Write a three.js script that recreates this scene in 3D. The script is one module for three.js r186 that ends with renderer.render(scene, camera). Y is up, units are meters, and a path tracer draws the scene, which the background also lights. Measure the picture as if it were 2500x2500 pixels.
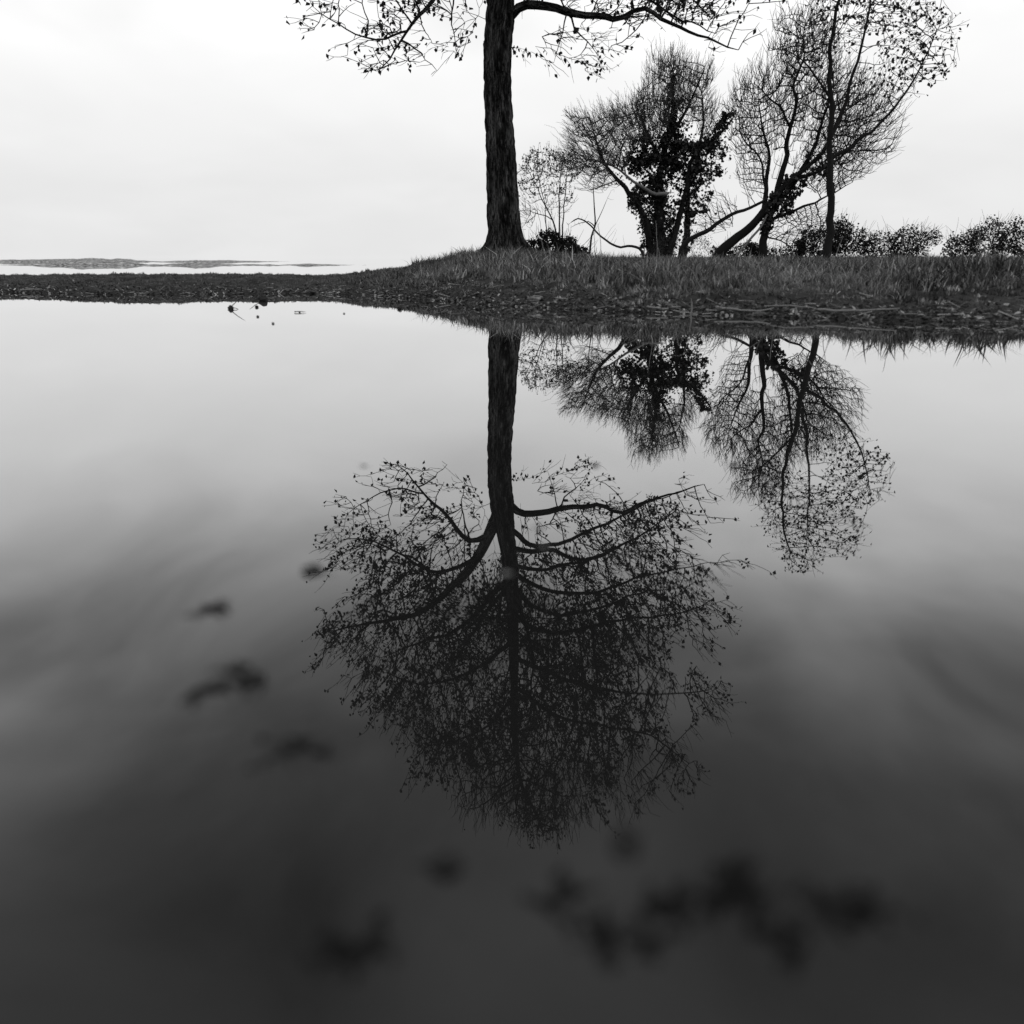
import * as THREE from 'three';
import { mergeGeometries } from 'three/addons/utils/BufferGeometryUtils.js';

// ---------------------------------------------------------------- camera, sky, sun, exposure
const scene = new THREE.Scene();
const camera = new THREE.PerspectiveCamera(66.26, 1, 0.05, 4000);
camera.position.set(0, 0.6, 0);
camera.rotation.x = -Math.PI / 10;
camera.focus = 19;
camera.userData.fStop = 1.0;

const renderer = new THREE.WebGLRenderer({ antialias: true });
renderer.toneMapping = THREE.LinearToneMapping;
renderer.toneMappingExposure = 1;
renderer.shadowMap.enabled = true;

function rng(seed) {
  let s = seed >>> 0;
  return () => { s = (s + 0x6d2b79f5) >>> 0; let t = Math.imul(s ^ (s >>> 15), 1 | s); t = (t + Math.imul(t ^ (t >>> 7), 61 | t)) ^ t; return ((t ^ (t >>> 14)) >>> 0) / 4294967296; };
}
function hash3(x, y, z) {
  let h = Math.imul(x, 374761393) ^ Math.imul(y, 668265263) ^ Math.imul(z, 2147483647 - 1274126177);
  h = Math.imul(h ^ (h >>> 13), 1274126177); h ^= h >>> 16;
  return (h >>> 0) / 4294967296;
}
const fade = (t) => t * t * t * (t * (t * 6 - 15) + 10);
function noise(x, y, z = 0) {                     // value noise, -1 to 1
  const xi = Math.floor(x), yi = Math.floor(y), zi = Math.floor(z), u = fade(x - xi), v = fade(y - yi), w = fade(z - zi);
  let r = 0;
  for (let k = 0; k < 8; k++) {
    const a = k & 1, b = (k >> 1) & 1, c = k >> 2;
    r += hash3(xi + a, yi + b, zi + c) * (a ? u : 1 - u) * (b ? v : 1 - v) * (c ? w : 1 - w);
  }
  return r * 2 - 1;
}
function fbm(x, y, z = 0, n = 5) { let a = 0.5, r = 0; for (let i = 0; i < n; i++) { r += a * noise(x, y, z); x = x * 2.03 + 7.1; y = y * 2.03 + 3.7; z = z * 2.03 + 1.9; a *= 0.5; } return r; }
const clamp = (x, a, b) => Math.min(b, Math.max(a, x));
const smooth = (a, b, x) => { const t = clamp((x - a) / (b - a), 0, 1); return t * t * (3 - 2 * t); };
const mix = (a, b, t) => a + (b - a) * t;

function lookup(t, x) { if (x <= t[0][0]) return t[0][1]; for (let i = 1; i < t.length; i++) if (x <= t[i][0]) { const [a, b] = t[i - 1], [c, d] = t[i]; const k = (x - a) / (c - a); return mix(b, d, k); } return t.at(-1)[1]; }
// a pale, thinly clouded winter sky, darker overhead, without colour as the film shows it
{
  const W = 2048, Hh = 1024, d = new Float32Array(W * Hh * 4);
  for (let j = 0; j < Hh; j++) {
    const el = ((j + 0.5) / Hh - 0.5) * Math.PI, y = Math.sin(el), c = Math.cos(el), deg = el * 180 / Math.PI;
    for (let i = 0; i < W; i++) {
      const az = ((i + 0.5) / W - 0.5) * 2 * Math.PI, x = Math.cos(az) * c, z = Math.sin(az) * c;
      let L = 0.8;
      if (deg > 0) {
        const k = 1 / (y + 0.22), px = (x * 0.8 - z * 0.6) * k, pz = (x * 0.6 + z * 0.8) * k;
        const wx = fbm(px * 0.8 + 11, pz * 0.8, 4.2, 3), wz = fbm(px * 0.8, pz * 0.8 + 31, 9.7, 3);
        const cl = fbm(px * 2.3 + wx * 1.1 + 5.3, pz * 2.3 + wz * 1.1 + 2.1, 1.3, 6);
        const base = lookup([[0, 0.80], [5, 0.84], [9, 0.93], [12, 1.0], [15, 1.0], [19, 0.88], [25, 0.65], [33, 0.42], [42, 0.27], [52, 0.2], [90, 0.17]], deg);
        L = base * (1 + cl * mix(0.06, 1.15, smooth(10, 28, deg)));
      }
      const o = (j * W + i) * 4; d[o] = d[o + 1] = d[o + 2] = Math.max(0.06, L); d[o + 3] = 1;
    }
  }
  const t = new THREE.DataTexture(d, W, Hh, THREE.RGBAFormat, THREE.FloatType);
  t.mapping = THREE.EquirectangularReflectionMapping; t.magFilter = THREE.LinearFilter; t.minFilter = THREE.LinearFilter; t.colorSpace = THREE.LinearSRGBColorSpace; t.needsUpdate = true;
  scene.background = t; scene.environment = t;
}
const sun = new THREE.DirectionalLight(0xffffff, 1.3);
sun.position.set(28, 90, -8); sun.target.position.set(0, 0, -20);
sun.castShadow = true; sun.shadow.radius = 30; sun.shadow.mapSize.set(2048, 2048);
Object.assign(sun.shadow.camera, { left: -40, right: 40, top: 40, bottom: -40, near: 1, far: 200 });
scene.add(sun, sun.target);

// ---------------------------------------------------------------- helpers
const V = (x, y, z) => new THREE.Vector3(x, y, z);
const taken = new Map();
function numbered(name) { const n = taken.get(name) ?? 0; taken.set(name, n + 1); return n ? `${name}_${String(n).padStart(3, '0')}` : name; }
function tag(o, label, category, group, kind) { if (label) o.userData.label = label; if (category) o.userData.category = category; if (group) o.userData.group = group; if (kind) o.userData.kind = kind; return o; }
function thing(name, label, category, pos = [0, 0, 0], group) { const o = new THREE.Group(); o.name = numbered(name); o.position.set(...pos); scene.add(o); return tag(o, label, category, group); }
function mesh(name, geo, mat, parent) { const m = new THREE.Mesh(geo, mat); m.name = parent ? name : numbered(name); m.castShadow = m.receiveShadow = true; (parent ?? scene).add(m); return m; }
const grey = (v) => new THREE.Color().setRGB(v, v, v);
const plain = (v, r = 0.9) => new THREE.MeshPhysicalMaterial({ color: grey(v), roughness: r, specularIntensity: 0.3 });
function texture(n, m, f, srgb) {                 // f(u, v) gives 0 to 1
  const d = new Uint8Array(n * m * 4);
  for (let j = 0; j < m; j++) for (let i = 0; i < n; i++) { const v = clamp(f(i / n, j / m), 0, 1) * 255, o = (j * n + i) * 4; d[o] = d[o + 1] = d[o + 2] = v; d[o + 3] = 255; }
  const t = new THREE.DataTexture(d, n, m); t.wrapS = t.wrapT = THREE.RepeatWrapping; t.magFilter = THREE.LinearFilter; if (srgb) t.colorSpace = THREE.SRGBColorSpace; t.needsUpdate = true; return t;
}
// noise that repeats over 1 x 1
function tile(u, v, fu, fv, z, n = 4) {
  const f = (a, b) => fbm(a * fu, b * fv, z, n);
  const bu = smooth(0.75, 1, u), bv = smooth(0.75, 1, v);
  return mix(mix(f(u, v), f(u - 1, v), bu), mix(f(u, v - 1), f(u - 1, v - 1), bu), bv);
}
const barkTex = texture(256, 512, (u, v) => { const w = tile(u, v, 6, 3, 3.1, 3) * 0.12; const r = 1 - Math.abs(tile(u + w, v, 20, 8, 8.4, 3)) * 2.6; return 0.5 + 0.42 * (0.5 - r) + 0.2 * tile(u, v, 40, 40, 1.1, 2); });
const barkCol = texture(256, 512, (u, v) => 0.55 + 0.9 * tile(u, v, 5, 4, 5.7, 4) + 0.7 * tile(u, v, 26, 14, 2.2, 3) + 0.4 * tile(u, v, 60, 60, 7.7, 2), true);
const soilTex = texture(512, 512, (u, v) => 0.55 + 0.7 * tile(u, v, 9, 9, 2.4, 6) + 0.25 * tile(u, v, 80, 80, 5.5, 2), true);

const M = {
  bark: new THREE.MeshPhysicalMaterial({ specularIntensity: 0.3, color: grey(0.15), map: barkCol, bumpMap: barkTex, bumpScale: 0.09, roughness: 0.95 }),
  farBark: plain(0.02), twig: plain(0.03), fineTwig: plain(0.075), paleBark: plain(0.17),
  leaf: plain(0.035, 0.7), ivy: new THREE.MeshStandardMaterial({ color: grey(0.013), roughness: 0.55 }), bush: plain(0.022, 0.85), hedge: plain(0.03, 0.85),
};

// ---------------------------------------------------------------- ground
const edgePts = [[-40, 15.6], [-20, 15.2], [-9.1, 14.5], [-6.8, 13.7], [-5, 13.7], [-3.8, 14.1], [-2.4, 13.5], [-1.3, 12.1], [-0.45, 10.9], [0, 10.4], [0.8, 9.7], [1.6, 9.1], [2.3, 8.7], [2.9, 8.45], [3.6, 8.1], [4.5, 7.8], [8, 7.2], [20, 6], [60, 4], [400, 0]];
const shoreD = (x) => lookup(edgePts, x) + 0.22 * fbm(x * 1.3, 4.4, 0.5, 4) + 0.08 * noise(x * 7, 2.2);
const crest = [[-40, 0.30], [-9, 0.27], [-5, 0.25], [-3.6, 0.26], [-2.6, 0.33], [-1.8, 0.39], [-1, 0.45], [-0.3, 0.5], [0.6, 0.47], [1.5, 0.4], [3, 0.34], [6, 0.33], [12, 0.36], [400, 0.5]];
function inland(x, z) {                            // metres from the nearest water, about
  const D = -z, front = D - shoreD(x);
  const back = D < 400 ? (x + 2.6 - Math.max(0, D - 20) * 0.10) : x - 36;
  const spit = lookup([[-40, 21.5], [-9, 20.4], [-4, 19.9], [-3, 20.5], [-2.4, 24], [-2, 60], [-1.9, 5000]], x) + 0.5 * noise(x * 0.8, 8.1) - D;
  return Math.min(front, Math.max(back * 1.2, spit));
}
function ground(x, z) {
  const e = inland(x, z), D = -z;
  if (e < 0) return Math.max(-0.6, e * 0.16) - 0.004;
  const P = lookup(crest, x) + 0.04 * smooth(22, 45, D) * smooth(0, 4, x);
  let h = P * (1 - Math.exp(-e / 1.7)) + 0.02 * smooth(0, 0.12, e);
  h += 0.12 * Math.exp(-(((x + 0.2) / 1.3) ** 2) - ((D - 19.7) / 2.2) ** 2);
  h += (0.05 * fbm(x * 0.7, z * 0.7, 3.3, 4) + 0.03 * noise(x * 3.1, z * 3.1, 1)) * smooth(0, 1.2, e) + 0.02 * noise(x * 9, z * 9, 4) * smooth(0, 0.3, e);
  return h;
}
{
  const xs = [], zs = [];
  for (let x = -14; x <= 16; x += 0.11) xs.push(x);
  for (let x = 16.4; x < 60; x *= 1.03) xs.push(x); for (let x = 64; x < 900; x *= 1.18) xs.push(x);
  for (let x = -14.4; x > -60; x *= 1.03) xs.unshift(x); for (let x = -70; x > -900; x *= 1.25) xs.unshift(x);
  for (let D = 3; D <= 26; D += 0.11) zs.push(-D);
  for (let D = 26.2; D < 1200; D *= 1.025) zs.push(-D);
  const n = xs.length, m = zs.length, pos = new Float32Array(n * m * 3), uv = new Float32Array(n * m * 2), idx = [];
  for (let j = 0; j < m; j++) for (let i = 0; i < n; i++) {
    const o = j * n + i; pos.set([xs[i], ground(xs[i], zs[j]), zs[j]], o * 3); uv.set([xs[i] / 3.1, zs[j] / 3.1], o * 2);
    if (i < n - 1 && j < m - 1) idx.push(o, o + 1, o + n, o + 1, o + n + 1, o + n);
  }
  const g = new THREE.BufferGeometry(); g.setAttribute('position', new THREE.BufferAttribute(pos, 3)); g.setAttribute('uv', new THREE.BufferAttribute(uv, 2)); g.setIndex(idx); g.computeVertexNormals();
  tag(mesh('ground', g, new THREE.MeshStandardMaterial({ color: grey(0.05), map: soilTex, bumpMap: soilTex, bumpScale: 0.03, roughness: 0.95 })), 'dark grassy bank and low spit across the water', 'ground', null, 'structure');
}

// ---------------------------------------------------------------- water, pond and lake at one level
{
  const g = new THREE.PlaneGeometry(5000, 5000); g.rotateX(-Math.PI / 2); g.translate(0, 0, -1500);
  const uv = g.attributes.uv; for (let i = 0; i < uv.count; i++) uv.setXY(i, uv.getX(i) * 5000 / 4, uv.getY(i) * 5000 / 4);
  const m = new THREE.MeshPhysicalMaterial({ color: grey(0.012), roughness: 0.0, ior: 1.5, clearcoat: 1, clearcoatRoughness: 0, bumpMap: texture(512, 512, (u, v) => 0.5 + 0.55 * tile(u, v, 12, 7, 3.3, 3)), bumpScale: 0.00035 });
  tag(mesh('water', g, m), 'still dark water mirroring the sky and the trees', 'water', null, 'structure');
}
// ---------------------------------------------------------------- woody plants
class Skeleton {
  constructor(seed) { this.p = []; this.up = []; this.r = []; this.part = []; this.rand = rng(seed); }
  add(p, parent, r, part) { this.p.push(p); this.up.push(parent); this.r.push(r); this.part.push(part); return this.p.length - 1; }
  nearest(q) { let b = -1, bd = 1e9; this.p.forEach((p, i) => { const d = p.distanceToSquared(q); if (d < bd) { bd = d; b = i; } }); return b; }
  // a limb through the given points, its radius going from r0 to r1 (or listed per point)
  path(pts, r0, r1, part, step = 0.25, wobble = 0.03, join = true) {
    const c = new THREE.CatmullRomCurve3(pts.map((q) => V(q[0], q[1], q[2])), false, 'centripetal'), n = Math.max(3, Math.round(c.getLength() / step));
    let at = join && this.p.length ? this.nearest(c.getPoint(0)) : -1; const first = this.p.length, s = this.rand() * 90;
    for (let i = 0; i <= n; i++) {
      const t = i / n, q = c.getPointAt(t);
      if (i && i < n) q.add(V(noise(s + t * n * 0.6, 1), noise(s + t * n * 0.6, 5), noise(s + t * n * 0.6, 9)).multiplyScalar(wobble));
      if (i === 0 && at >= 0 && this.p[at].distanceTo(q) < step * 0.6) continue;
      const r = Array.isArray(r0) ? lookup(r0, q.y) : mix(r0, r1, t ** 0.8);
      at = this.add(q, at, r, part);
    }
    return first;
  }
  // space colonisation: grow towards the attractors
  colonise(att, { step, reach, kill, pull = [0, 0, 0], rounds = 60, tip = 0.005, part = 'twigs', wander = 0.12 }) {
    const n = att.length, near = new Int32Array(n).fill(-1), dist = new Float32Array(n).fill(1e9), alive = new Uint8Array(n).fill(1), T = V(...pull);
    const look = (i) => { const p = this.p[i]; for (let a = 0; a < n; a++) if (alive[a]) { const q = att[a], dx = q.x - p.x; if (dx > reach || dx < -reach) continue; const dy = q.y - p.y, dz = q.z - p.z, d = dx * dx + dy * dy + dz * dz; if (d < dist[a]) { dist[a] = d; near[a] = i; if (d < kill * kill) alive[a] = 0; } } };
    for (let i = 0; i < this.p.length; i++) look(i);
    const used = new Map();
    for (let k = 0; k < rounds; k++) {
      const dir = new Map();
      for (let a = 0; a < n; a++) if (alive[a] && near[a] >= 0 && dist[a] < reach * reach) {
        let d = dir.get(near[a]); if (!d) dir.set(near[a], d = V(0, 0, 0));
        d.add(V().subVectors(att[a], this.p[near[a]]).normalize());
      }
      if (!dir.size) break;
      const fresh = [];
      for (const [i, d] of dir) {
        if ((used.get(i) ?? 0) > 3) { continue; }
        used.set(i, (used.get(i) ?? 0) + 1);
        d.normalize().add(T); d.add(V(this.rand() - 0.5, this.rand() - 0.5, this.rand() - 0.5).multiplyScalar(wander * 2)).normalize();
        fresh.push(this.add(V().copy(this.p[i]).addScaledVector(d, step), i, tip, part));
      }
      if (!fresh.length) break;
      fresh.forEach(look);
    }
  }
  // short straight shoots from the ends
  shoots(n, len, spread, lift, tip, filter, part = 'twigs', steps = 2) {
    const ends = this.ends().filter((i) => !filter || filter(this.p[i], i));
    for (const i of ends) for (let k = 0; k < n; k++) {
      const a = this.up[i], d = a >= 0 ? V().subVectors(this.p[i], this.p[a]).normalize() : V(0, 1, 0); let at = i;
      d.add(V(this.rand() - 0.5, this.rand() - 0.5, this.rand() - 0.5).multiplyScalar(spread * 2)).add(V(0, lift, 0)).normalize();
      const l = len * (0.5 + this.rand());
      for (let s = 0; s < steps; s++) { d.add(V(this.rand() - 0.5, this.rand() - 0.5 + lift * 0.3, this.rand() - 0.5).multiplyScalar(0.3)).normalize(); at = this.add(V().copy(this.p[at]).addScaledVector(d, l / steps), at, tip, part); }
    }
  }
  // straight upright shoots all along the thin wood
  brush(share, len, from, out, tip, part = 'twigs') {
    const n = this.p.length, c = V(...from);
    for (let i = 0; i < n; i++) if (this.part[i] === part && this.rand() < share) {
      const d = V().subVectors(this.p[i], c).normalize().multiplyScalar(out).add(V(this.rand() - 0.5, this.rand() - 0.3, this.rand() - 0.5)).normalize(); let at = i; const l = len * (0.25 + 0.6 * this.rand() + 0.9 * this.rand() ** 3);
      for (let s = 0; s < 3; s++) { d.add(V(this.rand() - 0.5, this.rand() - 0.4, this.rand() - 0.5).multiplyScalar(0.42)).normalize(); at = this.add(V().copy(this.p[at]).addScaledVector(d, l / 3), at, tip, part); }
    }
  }
  ends() { const has = new Uint8Array(this.p.length); this.up.forEach((u) => { if (u >= 0) has[u] = 1; }); return [...has.keys()].filter((i) => !has[i]); }
  thicken(power = 2.4) {
    const n = this.p.length, sum = new Float64Array(n);
    for (let i = n - 1; i >= 0; i--) {
      if (sum[i] > 0 && this.part[i] === 'twigs') this.r[i] = Math.max(this.r[i], Math.pow(sum[i], 1 / power));
      if (this.up[i] >= 0) sum[this.up[i]] += Math.pow(this.r[i], power);
    }
    for (let i = 0; i < n; i++) if (this.up[i] >= 0 && this.part[i] === 'twigs') this.r[i] = Math.min(this.r[i], this.r[this.up[i]] * 0.95);
  }
  chains() {                                      // part -> list of [{p, r}, ...]
    const n = this.p.length, kids = Array.from({ length: n }, () => []), out = new Map();
    for (let i = 0; i < n; i++) if (this.up[i] >= 0) kids[this.up[i]].push(i);
    const start = (i, from) => {
      const part = this.part[i], c = []; let at = i;
      if (from >= 0) c.push({ p: this.p[from], r: Math.min(this.r[from], this.r[i] * 1.25) });
      for (;;) {
        c.push({ p: this.p[at], r: this.r[at] });
        const same = kids[at].filter((k) => this.part[k] === part).sort((a, b) => this.r[b] - this.r[a]);
        for (const k of kids[at]) if (k !== same[0]) todo.push([k, at]);
        if (!same.length) break; at = same[0];
      }
      if (c.length > 1) { if (!out.has(part)) out.set(part, []); out.get(part).push(c); }
    };
    const todo = []; for (let i = 0; i < n; i++) if (this.up[i] < 0) todo.push([i, -1]);
    while (todo.length) start(...todo.pop());
    return out;
  }
}
function tubes(chains, sides, bumpy) {            // one geometry from many tapered chains
  const pos = [], nor = [], uv = [], idx = [];
  for (const c of chains) {
    const rMax = Math.max(...c.map((q) => q.r)), S = typeof sides === 'number' ? sides : sides(rMax), base = pos.length / 3;
    let N = V(0, 0, 0), len = 0;
    for (let i = 0; i < c.length; i++) {
      const a = c[Math.max(0, i - 1)].p, b = c[Math.min(c.length - 1, i + 1)].p, T = V().subVectors(b, a).normalize();
      if (i === 0) { N = Math.abs(T.y) < 0.9 ? V(0, 1, 0) : V(1, 0, 0); } else len += c[i].p.distanceTo(c[i - 1].p);
      N.addScaledVector(T, -N.dot(T)).normalize(); const B = V().crossVectors(T, N), last = i === c.length - 1 ? 0.6 : 1;
      for (let s = 0; s <= S; s++) {
        const w = s / S * Math.PI * 2, d = V().addScaledVector(N, Math.cos(w)).addScaledVector(B, Math.sin(w));
        const r = bumpy ? bumpy(c[i], w, len, d) : c[i].r * last;
        pos.push(c[i].p.x + d.x * r, c[i].p.y + d.y * r, c[i].p.z + d.z * r); nor.push(d.x, d.y, d.z); uv.push(s / S * Math.max(1, Math.round(rMax * 5)), len / 1.6);
        if (i && s) { const o = base + i * (S + 1) + s; idx.push(o - S - 2, o, o - 1, o - S - 2, o - S - 1, o); }
      }
    }
  }
  const g = new THREE.BufferGeometry(); g.setAttribute('position', new THREE.Float32BufferAttribute(pos, 3)); g.setAttribute('normal', new THREE.Float32BufferAttribute(nor, 3)); g.setAttribute('uv', new THREE.Float32BufferAttribute(uv, 2)); g.setIndex(idx);
  if (bumpy) g.computeVertexNormals();
  return g;
}
const sidesFor = (r) => (r > 0.1 ? 12 : r > 0.04 ? 7 : r > 0.012 ? 5 : 3);
function leaves(list, rand, shape = 0.32) {       // [position, size, down 0..1] -> many folded leaf blades
  const pos = [], idx = [];
  for (const [p, s, droop] of list) {
    const d = V(rand() - 0.5, (rand() - 0.5) * (1 - droop) - droop * 0.8, rand() - 0.5).normalize(), a = V(rand() - 0.5, rand() - 0.5, rand() - 0.5).cross(d).normalize(), n = V().crossVectors(d, a);
    const o = pos.length / 3, w = s * shape, at = (f, side, up) => pos.push(p.x + d.x * s * f + a.x * w * side + n.x * s * up, p.y + d.y * s * f + a.y * w * side + n.y * s * up, p.z + d.z * s * f + a.z * w * side + n.z * s * up);
    at(0, 0, 0); at(0.4, 1, 0.1); at(0.45, -1, 0.1); at(1, 0, -0.08);
    idx.push(o, o + 1, o + 3, o, o + 3, o + 2);
  }
  const g = new THREE.BufferGeometry(); g.setAttribute('position', new THREE.Float32BufferAttribute(pos, 3)); g.setIndex(idx); g.computeVertexNormals(); return g;
}
const local = (g, [x, y, z]) => g.translate(-x, -y, -z);
// points through a crown given as ellipsoids [x, y, z, rx, ry, rz, count]
function inBlobs(blobs, rand, hollow = 0) {
  const out = [];
  for (const [x, y, z, a, b, c, n] of blobs) for (let i = 0; i < n; i++) {
    const q = V(rand() - 0.5, rand() - 0.5, rand() - 0.5).normalize().multiplyScalar(Math.cbrt(mix(hollow, 1, rand())));
    out.push(V(x + q.x * a, y + q.y * b, z + q.z * c));
  }
  return out;
}

// ---------------------------------------------------------------- the lone tree on the bank
{
  const base = [-0.22, ground(-0.22, -19.7) - 0.05, -19.7], R = rng(7), sk = new Skeleton(11);
  const trunk = [[-0.2, base[1] - 0.25], [-0.2, 0.9], [-0.2, 1.14], [-0.22, 2], [-0.265, 2.9], [-0.31, 3.9], [-0.32, 4.74], [-0.27, 5.57], [-0.17, 6.31], [-0.06, 7.21], [0.01, 8.15], [0.03, 9.43], [0.06, 11.11], [0.09, 12.86], [0.3, 14.33], [0.75, 15.4], [0.95, 16.1]].map(([x, y], i) => [x, y, -19.7 + 0.05 * Math.sin(i)]);
  sk.path(trunk, [[0.4, 0.78], [0.7, 0.6], [0.95, 0.44], [1.2, 0.385], [2, 0.352], [2.9, 0.33], [4.7, 0.297], [5.6, 0.315], [6.1, 0.25], [7.2, 0.2], [9.4, 0.135], [12.8, 0.075], [16.8, 0.015]], 0, 'trunk', 0.1, 0.012);
  const limbs = [
    [[[-0.3, 5.3, -19.7], [-0.36, 5.79, -19.7], [-0.58, 6.37, -19.89], [-0.89, 7.13, -20.07], [-1.27, 7.75, -20.26], [-1.74, 8.32, -20.45], [-2.23, 8.89, -20.64], [-2.87, 9.32, -20.82], [-4.16, 9.67, -21.01], [-5.48, 10.02, -21.2]], 0.2, 0.015],
    [[[-0.72, 6.61, -19.9], [-1.16, 6.66, -19.84], [-1.44, 6.41, -19.99], [-1.73, 6.08, -20.13], [-2.17, 5.75, -20.27], [-2.53, 5.34, -20.41], [-2.82, 4.98, -20.56], [-3.18, 4.75, -20.7]], 0.085, 0.008],
    [[[-2.31, 5.5, -20.3], [-3.09, 5.2, -19.83], [-3.74, 5.4, -19.37], [-4.18, 5.6, -18.9]], 0.03, 0.008],
    [[[-1.15, 6.6, -19.8], [-1.29, 5.61, -19.37], [-1.24, 5.1, -19.2], [-1.2, 4.75, -19.1]], 0.03, 0.006],
    [[[-0.89, 7.13, -20.0], [-1.64, 7.34, -19.45], [-2.11, 7.32, -19.2], [-2.56, 6.92, -18.95], [-2.98, 6.53, -18.7], [-3.53, 6.15, -18.45], [-4.27, 6.06, -18.2]], 0.07, 0.009],
    [[[-0.01, 7.6, -19.7], [-0.51, 7.97, -19.3], [-0.92, 8.32, -18.9], [-1.47, 8.67, -18.5], [-2.26, 8.77, -18.1], [-3.29, 9.01, -17.7]], 0.1, 0.01],
    [[[-0.05, 7.83, -19.7], [-0.7, 9.01, -20.53], [-1.22, 10.28, -21.37], [-1.96, 11.83, -22.2]], 0.09, 0.01],
    [[[-0.2, 5.5, -19.7], [0.26, 5.79, -19.57], [0.88, 5.73, -19.43], [1.29, 5.61, -19.3], [1.96, 5.47, -19.17], [2.28, 5.4, -19.03], [2.67, 5.56, -18.9], [3.11, 5.34, -18.77], [3.86, 5.0, -18.63], [4.71, 4.7, -18.5]], 0.11, 0.012],
    [[[1.24, 5.68, -19.35], [1.32, 5.35, -19.53], [1.68, 5.0, -19.37], [1.86, 4.75, -19.2]], 0.03, 0.006],
    [[[1.25, 5.66, -19.35], [1.11, 5.33, -19.9], [0.95, 4.8, -20.1]], 0.022, 0.006],
    [[[-0.12, 6.2, -19.7], [0.56, 6.85, -19.95], [1.15, 6.91, -20.2], [1.96, 6.65, -20.45], [2.72, 6.42, -20.7], [3.62, 6.04, -20.95], [4.84, 5.64, -21.2]], 0.085, 0.01],
    [[[-0.08, 6.8, -19.7], [0.48, 6.79, -19.39], [1.02, 6.59, -19.07], [1.48, 6.72, -18.76], [1.92, 6.61, -18.44], [2.54, 6.24, -18.13], [3.24, 5.64, -17.81], [3.9, 5.01, -17.5]], 0.085, 0.01],
    [[[-0.02, 7.3, -19.7], [0.8, 7.7, -20.32], [1.43, 7.79, -20.95], [2.41, 7.87, -21.57], [3.58, 7.52, -22.2]], 0.07, 0.01],
    [[[0, 7.5, -19.7], [0.63, 7.84, -19.53], [1.34, 7.97, -19.37], [2.31, 7.85, -19.2], [3.25, 7.4, -19.03], [4.17, 7.1, -18.87], [5.07, 6.82, -18.7]], 0.075, 0.01],
    [[[0.01, 7.9, -19.7], [0.5, 8.65, -20.1], [1.28, 9.16, -20.5], [2.38, 9.18, -20.9], [3.66, 8.86, -21.3], [5.31, 8.77, -21.7]], 0.085, 0.01],
    [[[0.02, 8.7, -19.7], [0.64, 9.09, -19.34], [1.62, 8.91, -18.98], [2.69, 8.42, -18.62], [3.98, 8.1, -18.26], [4.81, 7.64, -17.9]], 0.075, 0.01],
    [[[0.05, 10.1, -19.7], [1.12, 10.74, -19.95], [2.69, 11.4, -20.2], [4.46, 11.73, -20.45], [5.94, 11.7, -20.7]], 0.075, 0.012],
    [[[0.07, 11.0, -19.7], [1.27, 11.81, -19.45], [2.75, 12.0, -19.2], [3.92, 12.18, -18.95], [4.95, 12.87, -18.7]], 0.06, 0.012],
    [[[0.03, 9.5, -19.7], [-1.01, 10.71, -20.2], [-2.63, 11.5, -20.7], [-3.99, 11.4, -21.2]], 0.075, 0.012],
    [[[0.07, 11.3, -19.7], [-0.69, 12.0, -19.2], [-1.7, 12.2, -18.7], [-2.36, 12, -18.2]], 0.055, 0.012],
    [[[0.15, 13.2, -19.7], [-0.42, 14.0, -20.2], [-1.26, 14.3, -20.7]], 0.04, 0.01],
    [[[0.3, 14.1, -19.7], [1.46, 14.5, -19.4], [2.05, 14.3, -19.1]], 0.035, 0.01],
    [[[-0.1, 7.0, -19.7], [0.2, 7.9, -18.6], [0.5, 8.8, -17.3], [0.4, 9.6, -16.0]], 0.085, 0.012],
    [[[0, 7.9, -19.7], [0.1, 9.0, -21], [-0.5, 10.2, -22.6], [-0.6, 11, -24]], 0.085, 0.012],
  ];
  limbs.forEach(([pts, a, b], i) => sk.path(pts, a, b, `limb${i}`, 0.22, 0.035));
  const env = [[4.6, -3.0, 3.2], [5.0, -3.6, 5.0], [5.57, -4.3, 5.3], [6.31, -4.6, 4.7], [7.06, -4.75, 5.3], [7.83, -5.1, 5.4], [8.62, -5.6, 5.4], [9.43, -5.9, 5.3], [10.26, -5.2, 4.8], [11.11, -4.1, 5.4], [11.97, -3.2, 5.8], [12.86, -2.7, 5.9], [13.77, -2.0, 4.6], [14.7, -1.2, 2.3], [15.66, -0.1, 2.0], [16.8, 0.5, 1.6]];
  const lo = env.map(([h, a]) => [h, a]), hi = env.map(([h, , b]) => [h, b]), att = [];
  const g3 = () => (R() + R() + R() - 1.5) * 1.3;
  limbs.forEach(([pts]) => { const c = new THREE.CatmullRomCurve3(pts.map((q) => V(...q))), len = c.getLength(); for (let k = 0; k < len * 90; k++) { const t = mix(pts[0][1] < 8 ? 0.5 : 0.3, 1.0, Math.pow(R(), 0.8)), q = c.getPoint(t), w = mix(0.25, 0.6, t); q.x += g3() * w; q.y += g3() * w + 0.12; q.z += g3() * w * 1.3; if (q.y > 4.7 && R() < mix(0.16, 1, smooth(5, 7.4, q.y)) && fbm(q.x * 0.8, q.y * 0.8, q.z * 0.8 + 5, 3) > -0.1) att.push(q); } });
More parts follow.
